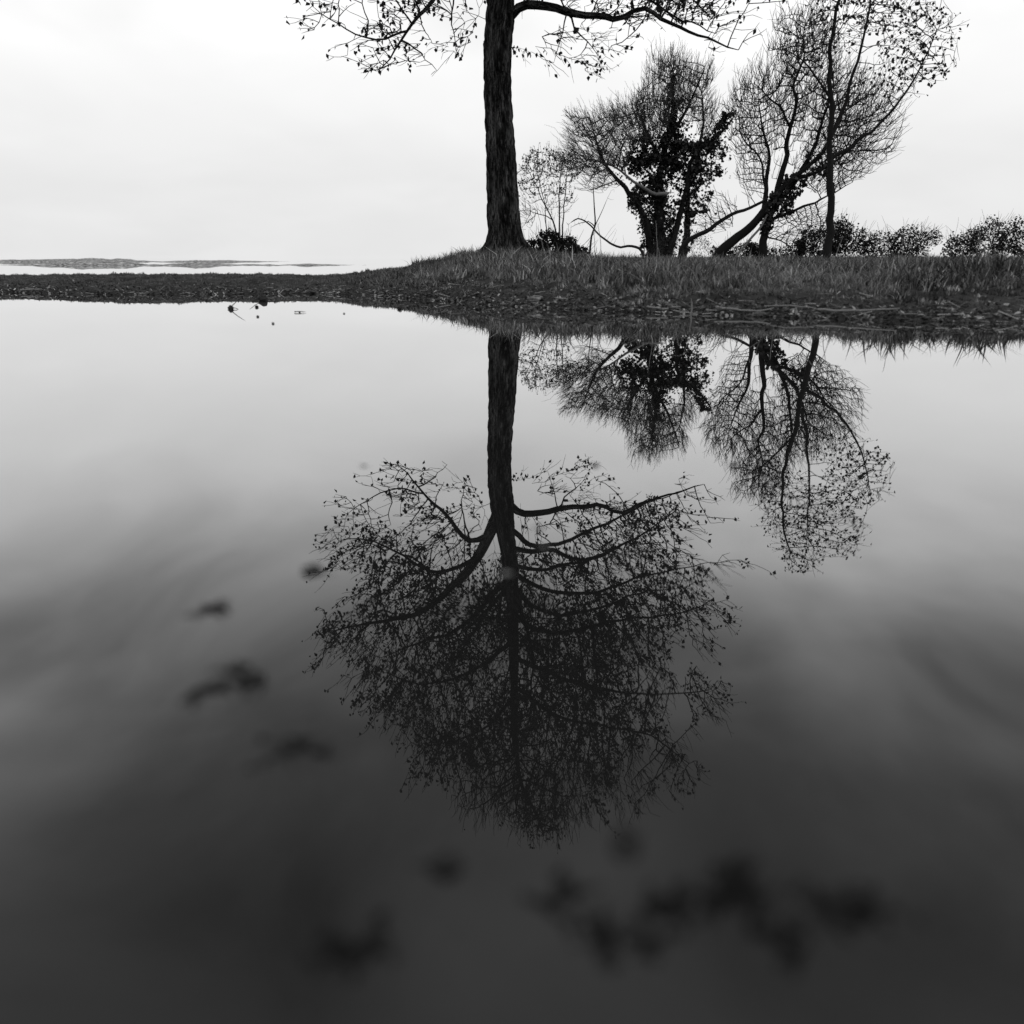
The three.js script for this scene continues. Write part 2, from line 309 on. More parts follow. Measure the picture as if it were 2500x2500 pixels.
  while (att.length < 20000) {
    const h = mix(4.6, 15.9, Math.pow(R(), 0.92)), x0 = lookup(lo, h) * 0.9, x1 = lookup(hi, h) * 0.9, m = (x0 + x1) / 2, w = (x1 - x0) / 2, dz = w * 0.78;
    const a = R() * 2 * Math.PI, q = Math.sqrt(R()), rough = 0.95 + 0.5 * fbm(Math.cos(a) * 1.8, Math.sin(a) * 1.8, h * 0.8, 3), x = m + w * q * rough * Math.cos(a), z = -19.7 + dz * q * rough * Math.sin(a);
    const out = Math.hypot(x, z + 19.7);
    if (h < 8 && (out < 1.9 || R() > mix(0.05, 0.6, smooth(5.2, 8, h)))) continue;
    if (h < 5.4 && Math.abs(x) < 1.1) continue;
    if (fbm(x * 0.42 + 3, h * 0.6, z * 0.42, 3) < -0.03 - 0.1 * smooth(9, 12, h) && R() < 0.93) continue;   // gaps between the sprays
    att.push(V(x, h, z));
  }
  sk.colonise(att, { step: 0.17, reach: 1.9, kill: 0.22, pull: [0, 0.02, 0], rounds: 90, tip: 0.007, wander: 0.16 });
  sk.brush(0.62, 0.5, [0, 5.5, -19.7], 1.3, 0.006); sk.brush(0.34, 0.34, [0, 6.5, -19.7], 0.9, 0.0058);
  sk.thicken(2.5);
  const t = thing('lone_tree', 'tall single tree with a thick straight trunk on the grassy mound', 'tree', base), ch = sk.chains();
  const lump = (q, w, len, d) => {
    const y = q.p.y, k = 1 - smooth(0.7, 1.5, y), lobes = 1 + k * 0.34 * (Math.sin(w * 3 + 1) * 0.6 + Math.sin(w * 5 + 2.2) * 0.4);
    const ridge = Math.abs(fbm(Math.cos(w) * 5.2, Math.sin(w) * 5.2, y * 0.9, 3));
    return q.r * lobes * (1 + 0.05 * fbm(Math.cos(w) * 1.4, Math.sin(w) * 1.4, y * 1.3, 3)) - 0.05 * Math.min(1, q.r / 0.3) * (ridge * 2 - 0.4) + 0.012 * noise(w * 14, y * 9, 3) * Math.min(1, q.r / 0.3);
  };
  mesh('trunk', local(tubes(ch.get('trunk'), 56, lump), base), M.bark, t);
  for (const [k, c] of ch) if (k.startsWith('limb')) mesh('limb', local(tubes(c, sidesFor), base), M.bark, t);
  mesh('twigs', local(tubes(ch.get('twigs'), sidesFor), base), M.twig, t).userData.kind = 'stuff';
  const list = [];
  sk.p.forEach((p, i) => { if (sk.part[i] === 'twigs' && sk.r[i] < 0.0072 && fbm(p.x * 1.1, p.y * 1.1, p.z * 1.1, 2) > -0.12 + 0.25 * smooth(12, 15, p.y)) { const n = R() < mix(0.26, 0.46, smooth(5, 9, p.y)) ? 1 : R() < 0.1 ? 2 : 0; for (let k = 0; k < n; k++) list.push([V(p.x + (R() - 0.5) * 0.12, p.y + (R() - 0.5) * 0.12, p.z + (R() - 0.5) * 0.12), 0.07 + R() * 0.07, 0.55]); } });
  console.log('lone tree nodes', sk.p.length, 'leaves', list.length);
  mesh('foliage', local(leaves(list, R, 0.36), base), M.leaf, t).userData.kind = 'stuff';
}

function woody(name, label, cat, base, sk, R, mats, leafList, extra, group) {
  const t = thing(name, label, cat, base, group), ch = sk.chains();
  for (const [k, c] of ch) { if (k === 'twigs') mesh('twigs', local(tubes(c, sidesFor), base), mats.twig, t).userData.kind = 'stuff'; else mesh(k.replace(/\d+$/, ''), local(tubes(c, sidesFor), base), k.startsWith('pale') ? M.paleBark : mats.wood, t); }
  if (leafList?.length) mesh(extra?.name ?? 'foliage', local(leaves(leafList, R, extra?.shape ?? 0.4), base), mats.leaf, t).userData.kind = 'stuff';
  return t;
}
const withZ = (pts, z0, z1 = z0) => pts.map(([x, y], i) => [x, y, mix(z0, z1, i / (pts.length - 1))]);

// ---------------------------------------------------------------- the ivy-clad tree
{
  const Z = -40, R = rng(23), sk = new Skeleton(29), gy = ground(7.4, Z), base = [7.4, gy, Z];
  sk.path(withZ([[6.72, gy - 0.1], [6.58, 1.56], [6.07, 2.64], [5.42, 3.48], [4.8, 4.04], [4.17, 4.73], [3.7, 5.68], [3.45, 6.5]], Z, Z + 1.5), 0.22, 0.02, 'trunk0', 0.3, 0.05);
  sk.path(withZ([[7.25, gy - 0.1], [6.98, 2.64], [6.97, 4.04], [7.11, 5.41], [7.33, 6.75], [7.34, 7.73], [7.2, 8.6]], Z), 0.36, 0.03, 'trunk1', 0.3, 0.05, false);
  sk.path(withZ([[7.55, gy - 0.1], [7.91, 2.28], [8.19, 3.69], [8.4, 5.07], [9.1, 5.61], [9.71, 6.21], [10.1, 6.7]], Z, Z + 0.6), 0.2, 0.04, 'trunk2', 0.3, 0.05, false);
  sk.path(withZ([[8.3, gy - 0.1], [8.47, 1.92], [8.39, 2.99], [8.47, 4.04], [8.7, 5.27], [8.9, 6.6], [8.75, 7.8]], Z - 0.4), 0.2, 0.03, 'trunk3', 0.3, 0.05, false);
  sk.path(withZ([[7.2, 3.41], [6.63, 3.38], [6.01, 3.69], [5.4, 4.04], [4.78, 4.45], [4.02, 4.73], [3.1, 4.86]], Z + 0.6, Z + 1.2), 0.09, 0.02, 'pale_branch', 0.25, 0.03);
  sk.path(withZ([[7.0, 4.8], [6.4, 5.9], [5.9, 7.0], [5.8, 7.8]], Z, Z - 1), 0.1, 0.02, 'branch0', 0.3, 0.05);
  sk.path(withZ([[7.2, 5.8], [7.9, 6.9], [8.3, 7.9], [8.5, 8.6]], Z, Z + 1), 0.1, 0.02, 'branch1', 0.3, 0.05);
  const att = inBlobs([[3.5, 5.9, Z + 1, 1.15, 1.25, 1.3, 1900], [4.6, 5.2, Z + 0.8, 1.1, 0.95, 1.3, 1300], [5.9, 6.6, Z, 1.4, 1.3, 1.6, 1800], [7.2, 8.0, Z, 1.35, 1.15, 1.5, 2300], [7.1, 7.1, Z, 0.9, 1.0, 0.9, 1300], [8.3, 7.6, Z, 1.1, 1.2, 1.4, 1200], [9.1, 6.6, Z, 0.9, 1.0, 1.0, 450], [4.3, 4.2, Z + 1, 0.9, 0.6, 0.9, 160], [3.2, 4.9, Z + 1, 0.7, 0.5, 0.8, 140], [10.3, 7.0, Z, 0.35, 0.5, 0.4, 30]], R);
  att.forEach((p) => { const f = 0.8, a = 1.3; p.x += a * fbm(p.x * f, p.y * f, 2.2, 3); p.y += a * fbm(p.x * f + 5, p.y * f, 6.2, 3); });
  sk.colonise(att, { step: 0.16, reach: 1.7, kill: 0.17, pull: [0, 0.25, 0], rounds: 70, tip: 0.007, wander: 0.14 });
  sk.brush(0.95, 0.6, [7.2, 3.4, Z], 1.1, 0.0065); sk.brush(0.25, 0.4, [7.2, 3.4, Z], 0.8, 0.006); sk.thicken(2.6);
  const ragged = (p, a, f) => p.set(p.x + a * fbm(p.x * f, p.y * f, p.z * f + 3, 3), p.y + a * fbm(p.x * f + 9, p.y * f, p.z * f, 3), p.z);
  const ivy = [], clump = (blobs, s = 0.15) => { for (const p of inBlobs(blobs, R)) { ragged(p, 0.7, 1.7); if (fbm(p.x * 2.4, p.y * 2.4, p.z * 2.4 + 7, 3) > -0.2) ivy.push([p, s * (0.3 + 1.1 * R() * R() + 0.3 * R()), 0.4]); } for (const b of blobs) for (let k = 0; k < b[6] / 14; k++) { const a = R() * 6.283, q = 1 + 0.45 * R(); ivy.push([V(b[0] + Math.cos(a) * b[3] * q, b[1] + Math.sin(a) * b[4] * q - 0.1, b[2]), s * (0.4 + 0.6 * R()), 0.5]); } };
  clump([[6.26, 4.8, Z + 0.1, 1.02, 0.78, 0.8, 1875], [6.9, 5.35, Z, 1.02, 0.84, 0.8, 1875], [7.45, 6.1, Z, 0.72, 0.73, 0.6, 1000], [7.45, 7.0, Z, 0.50, 0.78, 0.5, 525], [5.45, 4.75, Z + 0.3, 0.54, 0.39, 0.4, 412], [6.0, 5.4, Z + 0.2, 0.60, 0.45, 0.5, 450],
    [8.45, 4.9, Z + 0.1, 0.90, 0.90, 0.7, 1750], [9.1, 5.15, Z + 0.2, 0.54, 0.62, 0.5, 687], [9.4, 5.8, Z + 0.4, 0.41, 0.36, 0.35, 412], [9.75, 6.2, Z + 0.5, 0.38, 0.34, 0.3, 375], [10.05, 6.6, Z + 0.6, 0.24, 0.34, 0.2, 162], [9.5, 4.35, Z + 0.3, 0.60, 0.18, 0.3, 212],
    [6.7, 3.9, Z + 0.1, 0.66, 0.67, 0.6, 1000], [6.6, 3.2, Z, 0.66, 0.67, 0.55, 875], [7.0, 2.4, Z, 0.60, 0.90, 0.5, 1000], [7.0, 1.3, Z, 0.48, 0.67, 0.45, 650], [6.45, 2.2, Z, 0.36, 0.56, 0.35, 375], [7.75, 2.1, Z, 0.29, 1.01, 0.3, 525], [8.35, 3.6, Z, 0.60, 0.84, 0.5, 1000], [8.45, 2.6, Z, 0.31, 0.56, 0.3, 275], [9.4, 3.5, Z, 0.11, 0.67, 0.1, 112], [8.95, 3.1, Z, 0.14, 0.62, 0.15, 137], [9.1, 2.7, Z, 0.42, 0.09, 0.12, 62], [9.75, 5.35, Z + 0.2, 0.19, 0.34, 0.2, 87], [7.35, 8.1, Z, 0.24, 0.67, 0.25, 187], [7.7, 5.0, Z, 0.60, 0.56, 0.5, 525], [7.55, 4.3, Z, 0.4, 0.3, 0.4, 330], [7.45, 3.0, Z, 0.3, 0.5, 0.3, 260], [8.1, 5.7, Z, 0.5, 0.3, 0.4, 300], [6.62, 1.6, Z + 0.1, 0.2, 0.7, 0.25, 300], [6.3, 2.5, Z + 0.3, 0.28, 0.45, 0.3, 260], [5.75, 3.3, Z + 0.6, 0.3, 0.35, 0.3, 200], [8.25, 1.7, Z + 0.1, 0.16, 0.8, 0.2, 160], [5.9, 3.1, Z + 0.2, 0.30, 0.39, 0.3, 150], [6.2, 2.7, Z + 0.2, 0.24, 0.39, 0.25, 137]]);
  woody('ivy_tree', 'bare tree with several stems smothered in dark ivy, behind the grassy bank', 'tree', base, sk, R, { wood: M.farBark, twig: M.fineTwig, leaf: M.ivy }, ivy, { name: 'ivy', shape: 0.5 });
}
// ---------------------------------------------------------------- the leaning willow
{
  const Z = -28.6, R = rng(31), sk = new Skeleton(37), gy = ground(7.2, Z), base = [7.2, gy, Z];
  sk.path(withZ([[7.0, gy - 0.05], [7.2, 0.78], [7.67, 1.2], [8.17, 1.68], [8.55, 2.2], [8.84, 2.6], [9.13, 2.95], [9.61, 3.4], [10.05, 3.85], [10.5, 4.9]], Z, Z + 1), 0.2, 0.03, 'trunk0', 0.2, 0.03);
  sk.path(withZ([[8.64, gy - 0.1], [8.55, 1.4], [8.75, 2.1], [9.16, 2.66], [9.58, 3.26], [9.99, 4.3], [10.3, 5.8]], Z + 0.4), 0.16, 0.025, 'trunk1', 0.2, 0.03, false);
  sk.path(withZ([[8.5, 2.2], [8.55, 3.3], [8.6, 3.9], [8.37, 4.7], [8.2, 5.6]], Z + 0.3, Z - 0.5), 0.09, 0.015, 'branch0', 0.2, 0.03);
  sk.path(withZ([[8.85, 2.6], [9.01, 3.55], [9.06, 4.52], [9.19, 5.23], [9.05, 5.93], [9.26, 6.6], [9.2, 7.4]], Z + 0.4), 0.11, 0.015, 'branch1', 0.2, 0.04);
  sk.path(withZ([[9.05, 4.6], [8.69, 5.09], [8.07, 5.51], [7.6, 5.8]], Z + 0.4, Z + 1), 0.05, 0.01, 'branch2', 0.2, 0.03);
  sk.path(withZ([[5.96, 1.15], [6.55, 1.45], [7.32, 1.95], [8.01, 2.22], [8.45, 2.5], [8.2, 3.16], [8.12, 3.6], [7.4, 4.33], [7.3, 4.9]], Z + 0.6, Z + 0.8), 0.085, 0.012, 'branch3', 0.2, 0.03, false);
  sk.path(withZ([[5.96, 1.15], [5.75, 0.9], [5.7, gy - 0.1]], Z + 0.6), 0.085, 0.1, 'branch3', 0.2, 0.01);
  sk.path(withZ([[8.6, 1.7], [9.33, 2.06], [10.21, 2.41], [11, 2.9]], Z + 0.4, Z + 1.2), 0.07, 0.012, 'branch4', 0.2, 0.03);
  sk.path(withZ([[8.54, 1.24], [8.99, 1.16], [9.46, 0.82]], Z + 0.4, Z + 1), 0.035, 0.012, 'branch5', 0.2, 0.02);
  sk.path(withZ([[7.35, gy], [7.9, 1.1], [8.3, 1.55], [8.5, 1.95]], Z + 0.9, Z + 0.7), 0.045, 0.035, 'pale_branch', 0.2, 0.02, false);
  sk.path(withZ([[9.4, 3.1], [10.2, 3.3], [11.2, 3.9], [11.8, 4.8]], Z + 0.6, Z - 1), 0.08, 0.012, 'branch6', 0.2, 0.04);
  const att = inBlobs([[8.1, 5.0, Z + 0.3, 1.1, 1.5, 1.2, 990], [9.3, 5.8, Z + 0.3, 1.3, 1.6, 1.3, 1440], [10.4, 4.9, Z + 0.4, 1.3, 1.6, 1.4, 1440], [10.3, 3.3, Z + 0.6, 1.2, 0.8, 1.1, 840], [8.1, 3.4, Z + 0.2, 0.7, 0.9, 0.7, 390], [9.6, 1.6, Z + 0.5, 1.0, 0.5, 0.8, 360], [11.6, 4.5, Z, 1.2, 1.5, 1.3, 840], [9.2, 7.2, Z, 1.1, 0.9, 1, 540], [6.9, 1.9, Z + 0.6, 0.7, 0.7, 0.5, 180], [7.4, 5.2, Z + 0.8, 0.6, 0.6, 0.5, 180]], R);
  sk.colonise(att, { step: 0.15, reach: 1.5, kill: 0.19, pull: [0.05, 0.22, 0], rounds: 70, tip: 0.006, wander: 0.24 });
  sk.brush(0.95, 0.55, [8.6, 1.6, Z + 0.4], 0.7, 0.006); sk.brush(0.22, 0.4, [8.6, 1.6, Z + 0.4], 0.5, 0.0055); sk.thicken(2.5);
  const lf = []; for (const p of inBlobs([[9.0, 2.35, Z + 0.5, 0.5, 0.5, 0.4, 260], [9.3, 2.9, Z + 0.5, 0.45, 0.45, 0.4, 200], [8.6, 1.7, Z + 0.5, 0.25, 0.5, 0.3, 130], [10.1, 3.5, Z + 0.6, 0.5, 0.5, 0.5, 130]], R)) lf.push([p, 0.09 + 0.08 * R(), 0.4]);
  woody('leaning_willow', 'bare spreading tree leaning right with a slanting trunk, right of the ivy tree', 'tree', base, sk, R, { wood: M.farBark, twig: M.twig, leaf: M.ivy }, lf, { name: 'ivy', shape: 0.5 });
}
// ---------------------------------------------------------------- taller leafy tree at the right, its head seen in the water
{
  const Z = -24, R = rng(41), sk = new Skeleton(43), gy = ground(9.2, Z), base = [9.2, gy, Z];
  sk.path(withZ([[9.2, gy - 0.1], [9.15, 1.6], [8.95, 3.2], [8.8, 4.6], [8.6, 5.8], [8.7, 7.2], [9.1, 8.8]], Z), 0.13, 0.02, 'trunk0', 0.2, 0.05);
  sk.path(withZ([[8.9, 3.8], [9.3, 5.0], [9.6, 6.6], [9.8, 8.2]], Z, Z - 0.6), 0.06, 0.015, 'branch0', 0.2, 0.05);
  sk.path(withZ([[8.8, 4.6], [8.2, 5.2], [7.7, 5.6], [7.1, 5.8]], Z, Z + 0.7), 0.04, 0.01, 'branch1', 0.2, 0.04);
  sk.path(withZ([[8.95, 3.2], [9.9, 3.9], [10.7, 4.9], [11.2, 6.3]], Z, Z + 0.4), 0.06, 0.012, 'branch2', 0.2, 0.05);
  const att = inBlobs([[8.8, 6.9, Z, 0.9, 1.1, 1.0, 1100], [9.4, 8.2, Z, 0.8, 1.1, 0.9, 900], [10.3, 7.4, Z, 1.1, 1.4, 1.1, 1000], [7.9, 5.8, Z + 0.4, 0.9, 0.4, 0.5, 350], [10.9, 5.9, Z + 0.2, 1.0, 1.1, 1.0, 700], [9.8, 4.6, Z, 0.9, 0.9, 0.8, 300]], R);
  sk.colonise(att, { step: 0.15, reach: 1.6, kill: 0.2, pull: [0, 0.08, 0], rounds: 70, tip: 0.006, wander: 0.22 });
  sk.shoots(2, 0.3, 0.5, 0, 0.005, null); sk.thicken(2.5);
  const lf = []; sk.p.forEach((p, i) => { if (sk.part[i] === 'twigs' && sk.r[i] < 0.011 && p.y > 4.8 && R() < 0.5) lf.push([V(p.x + (R() - 0.5) * 0.12, p.y + (R() - 0.5) * 0.12, p.z + (R() - 0.5) * 0.12), 0.06 + R() * 0.07, 0.5]); });
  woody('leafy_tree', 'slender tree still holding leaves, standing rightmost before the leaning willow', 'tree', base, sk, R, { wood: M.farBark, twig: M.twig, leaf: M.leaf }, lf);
}
// ---------------------------------------------------------------- thin shrub tree behind the trunk, sapling, arched branch
{
  const Z = -30, R = rng(47), sk = new Skeleton(53), gy = ground(1.7, Z), base = [1.7, gy, Z];
  sk.path(withZ([[1.72, gy - 0.1], [1.7, 1.6], [1.69, 3.18], [1.79, 3.9]], Z), 0.045, 0.01, 'stem0', 0.2, 0.03);
  sk.path(withZ([[1.78, gy - 0.1], [1.8, 1.6], [1.88, 2.7], [1.95, 3.7]], Z + 0.2), 0.04, 0.01, 'stem1', 0.2, 0.03, false);
  sk.path(withZ([[1.62, gy - 0.1], [1.55, 1.6], [1.13, 2.45], [0.7, 3.3], [0.5, 3.6]], Z), 0.045, 0.01, 'stem2', 0.2, 0.03, false);
  sk.path(withZ([[1.3, gy - 0.1], [1.25, 1.5], [1.1, 2.6], [0.9, 3.3]], Z + 0.3), 0.03, 0.01, 'stem3', 0.2, 0.03, false);
  sk.path(withZ([[1.4, 1.9], [0.9, 2.1], [0.35, 2.2], [0.1, 2.1]], Z), 0.02, 0.006, 'stem4', 0.2, 0.03);
  const att = inBlobs([[1.2, 3.7, Z, 0.9, 0.55, 0.8, 960], [0.6, 3.2, Z, 0.6, 0.6, 0.6, 570], [2.0, 3.6, Z, 0.6, 0.5, 0.6, 510], [0.5, 2.1, Z, 0.5, 0.6, 0.5, 390], [1.6, 2.6, Z, 0.7, 0.7, 0.6, 390]], R);
  sk.colonise(att, { step: 0.13, reach: 1.2, kill: 0.15, pull: [-0.12, 0.05, 0], rounds: 60, tip: 0.0055, wander: 0.2 });
  sk.brush(0.9, 0.24, [1.5, 1.8, Z], 0.9, 0.005); sk.thicken(2.5);
  const lf = []; sk.p.forEach((p, i) => { if (sk.part[i] === 'twigs' && p.y > 2.6 && sk.r[i] < 0.009 && R() < 0.4) lf.push([p, 0.05 + R() * 0.05, 0.3]); });
  woody('shrub_tree', 'small many-stemmed shrub tree just right of the big trunk', 'shrub', base, sk, R, { wood: M.farBark, twig: M.fineTwig, leaf: M.leaf }, lf);

  const s2 = new Skeleton(59), g2 = ground(2.83, -27), b2 = [2.55, g2, -27], k = 27 / 30, lower = (pts) => withZ(pts.map(([x, y]) => [x * k, 0.6 + (y - 0.6) * k]), -27);
  s2.path(lower([[2.8, 0.5], [2.87, 1.32], [2.97, 1.65], [2.92, 2.39], [2.89, 3.28]]), 0.042, 0.01, 'stem0', 0.15, 0.015);
  s2.path(lower([[2.97, 1.65], [3.2, 2.1], [3.4, 2.6]]), 0.018, 0.006, 'stem1', 0.15, 0.015);
  s2.path(lower([[2.97, 1.6], [2.75, 1.8], [2.4, 1.75], [2.1, 1.6]]), 0.02, 0.006, 'stem2', 0.15, 0.02);
  s2.colonise(inBlobs([[2.65, 3.0, -27, 0.45, 0.55, 0.4, 90], [2.1, 1.6, -27, 0.35, 0.25, 0.3, 30], [3.1, 2.5, -27, 0.35, 0.4, 0.3, 40]], R), { step: 0.12, reach: 1.1, kill: 0.22, pull: [0, 0.1, 0], rounds: 40, tip: 0.004, wander: 0.16 }); s2.thicken(2.5);
  woody('sapling', 'thin upright sapling standing between the shrub tree and the ivy tree', 'sapling', b2, s2, R, { wood: M.farBark, twig: M.fineTwig, leaf: M.leaf });

  const s3 = new Skeleton(61), b3 = [4.13, ground(4.13, -26), -26];
  s3.path(withZ([[4.16, b3[1] - 0.05], [4.06, 0.82], [3.85, 0.92], [3.6, 0.93], [3.4, 0.9], [3.19, 0.99], [2.83, 1.23], [2.58, 1.46], [2.32, 1.69], [2.07, 1.76], [1.88, 1.65]], -26, -26.6), 0.05, 0.018, 'stem0', 0.12, 0.015);
  s3.colonise(inBlobs([[1.9, 1.6, -26.6, 0.35, 0.25, 0.3, 40], [2.3, 1.9, -26.5, 0.3, 0.25, 0.3, 20], [3.3, 1.4, -26.2, 0.2, 0.35, 0.2, 20]], R), { step: 0.12, reach: 0.9, kill: 0.2, pull: [0, 0, 0], rounds: 30, tip: 0.004 }); s3.thicken(2.5);
  woody('arched_branch', 'bare branch arching low over the grass left of the ivy tree', 'branch', b3, s3, R, { wood: M.farBark, twig: M.fineTwig, leaf: M.leaf });
}
// ---------------------------------------------------------------- bushes
function bush(name, label, x, z, blobs, seed, mat, group, size = 0.07, rough = 0.45, gap = -0.2) {
  const R = rng(seed), gy = ground(x, z), base = [x, gy, z], sk = new Skeleton(seed + 1), lf = [];
  for (let k = 0; k < 7; k++) { const b = blobs[k % blobs.length]; sk.path([[x + (R() - 0.5) * 0.3, gy - 0.05, z + (R() - 0.5) * 0.3], [mix(x, b[0], 0.5), mix(gy, b[1], 0.6), z + (R() - 0.5) * 0.5], [b[0] + (R() - 0.5) * b[3], b[1] + b[4] * 0.5, b[2] + (R() - 0.5) * b[5]]], 0.02, 0.006, `stem${k}`, 0.15, 0.03, false); }
  sk.colonise(inBlobs(blobs.map((b) => [...b.slice(0, 6), Math.round(b[6] / 8)]), R), { step: 0.1, reach: 1, kill: 0.16, pull: [0, 0.12, 0], rounds: 25, tip: 0.004, wander: 0.2 });
  sk.brush(0.8, 0.55, [x, gy - 0.5, z], 1, 0.005); sk.thicken(2.5);
  for (let k = 0; k < 2; k++) for (const p of inBlobs(blobs, R)) { const q = p.clone(); q.y += rough * fbm(p.x * 1.6, p.z * 1.6, seed, 4); q.x += rough * 0.7 * noise(p.x * 1.6, p.y * 2.3, seed); if (q.y > gy + 0.02 && fbm(q.x * 3, q.y * 3, q.z * 3, 2) > gap) lf.push([q, size * 0.66 * (0.5 + 0.9 * R()), 0.2]); }
  return woody(name, label, 'bush', base, sk, R, { wood: M.farBark, twig: M.twig, leaf: mat }, lf, { shape: 0.42 }, group);
}
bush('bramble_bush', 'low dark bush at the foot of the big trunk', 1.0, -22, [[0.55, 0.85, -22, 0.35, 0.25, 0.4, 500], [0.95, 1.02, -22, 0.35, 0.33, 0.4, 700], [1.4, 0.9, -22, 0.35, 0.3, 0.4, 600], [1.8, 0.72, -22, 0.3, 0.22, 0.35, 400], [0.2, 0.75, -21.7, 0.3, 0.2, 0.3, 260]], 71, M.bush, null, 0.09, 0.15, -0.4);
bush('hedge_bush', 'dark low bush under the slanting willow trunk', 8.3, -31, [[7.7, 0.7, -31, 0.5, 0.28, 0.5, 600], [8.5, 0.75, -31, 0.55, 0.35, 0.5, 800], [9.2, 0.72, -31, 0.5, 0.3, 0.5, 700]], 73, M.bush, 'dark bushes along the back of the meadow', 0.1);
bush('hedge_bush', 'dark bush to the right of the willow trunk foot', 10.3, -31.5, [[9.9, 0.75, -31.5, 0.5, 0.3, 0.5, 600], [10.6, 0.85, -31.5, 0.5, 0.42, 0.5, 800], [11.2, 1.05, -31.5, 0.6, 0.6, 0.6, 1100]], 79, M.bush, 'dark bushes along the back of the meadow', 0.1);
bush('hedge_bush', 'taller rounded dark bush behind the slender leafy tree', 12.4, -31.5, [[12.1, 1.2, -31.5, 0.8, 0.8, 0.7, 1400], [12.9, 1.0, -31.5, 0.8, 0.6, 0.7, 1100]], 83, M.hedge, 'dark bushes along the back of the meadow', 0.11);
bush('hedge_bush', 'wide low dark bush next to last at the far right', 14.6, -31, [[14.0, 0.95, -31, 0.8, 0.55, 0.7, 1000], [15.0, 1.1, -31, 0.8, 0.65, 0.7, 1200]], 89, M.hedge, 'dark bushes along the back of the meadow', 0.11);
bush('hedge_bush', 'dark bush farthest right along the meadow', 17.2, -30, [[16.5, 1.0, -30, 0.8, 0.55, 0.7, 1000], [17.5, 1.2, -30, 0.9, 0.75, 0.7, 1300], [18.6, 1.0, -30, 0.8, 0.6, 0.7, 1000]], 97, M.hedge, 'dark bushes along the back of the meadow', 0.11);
bush('gorse_bush', 'loose twiggy bush between ivy tree and willow', 6.6, -33, [[6.3, 1.0, -33, 0.5, 0.45, 0.5, 260], [7.2, 1.15, -33.2, 0.6, 0.6, 0.5, 320], [5.9, 0.75, -33, 0.4, 0.25, 0.4, 160]], 101, M.hedge, null, 0.07);

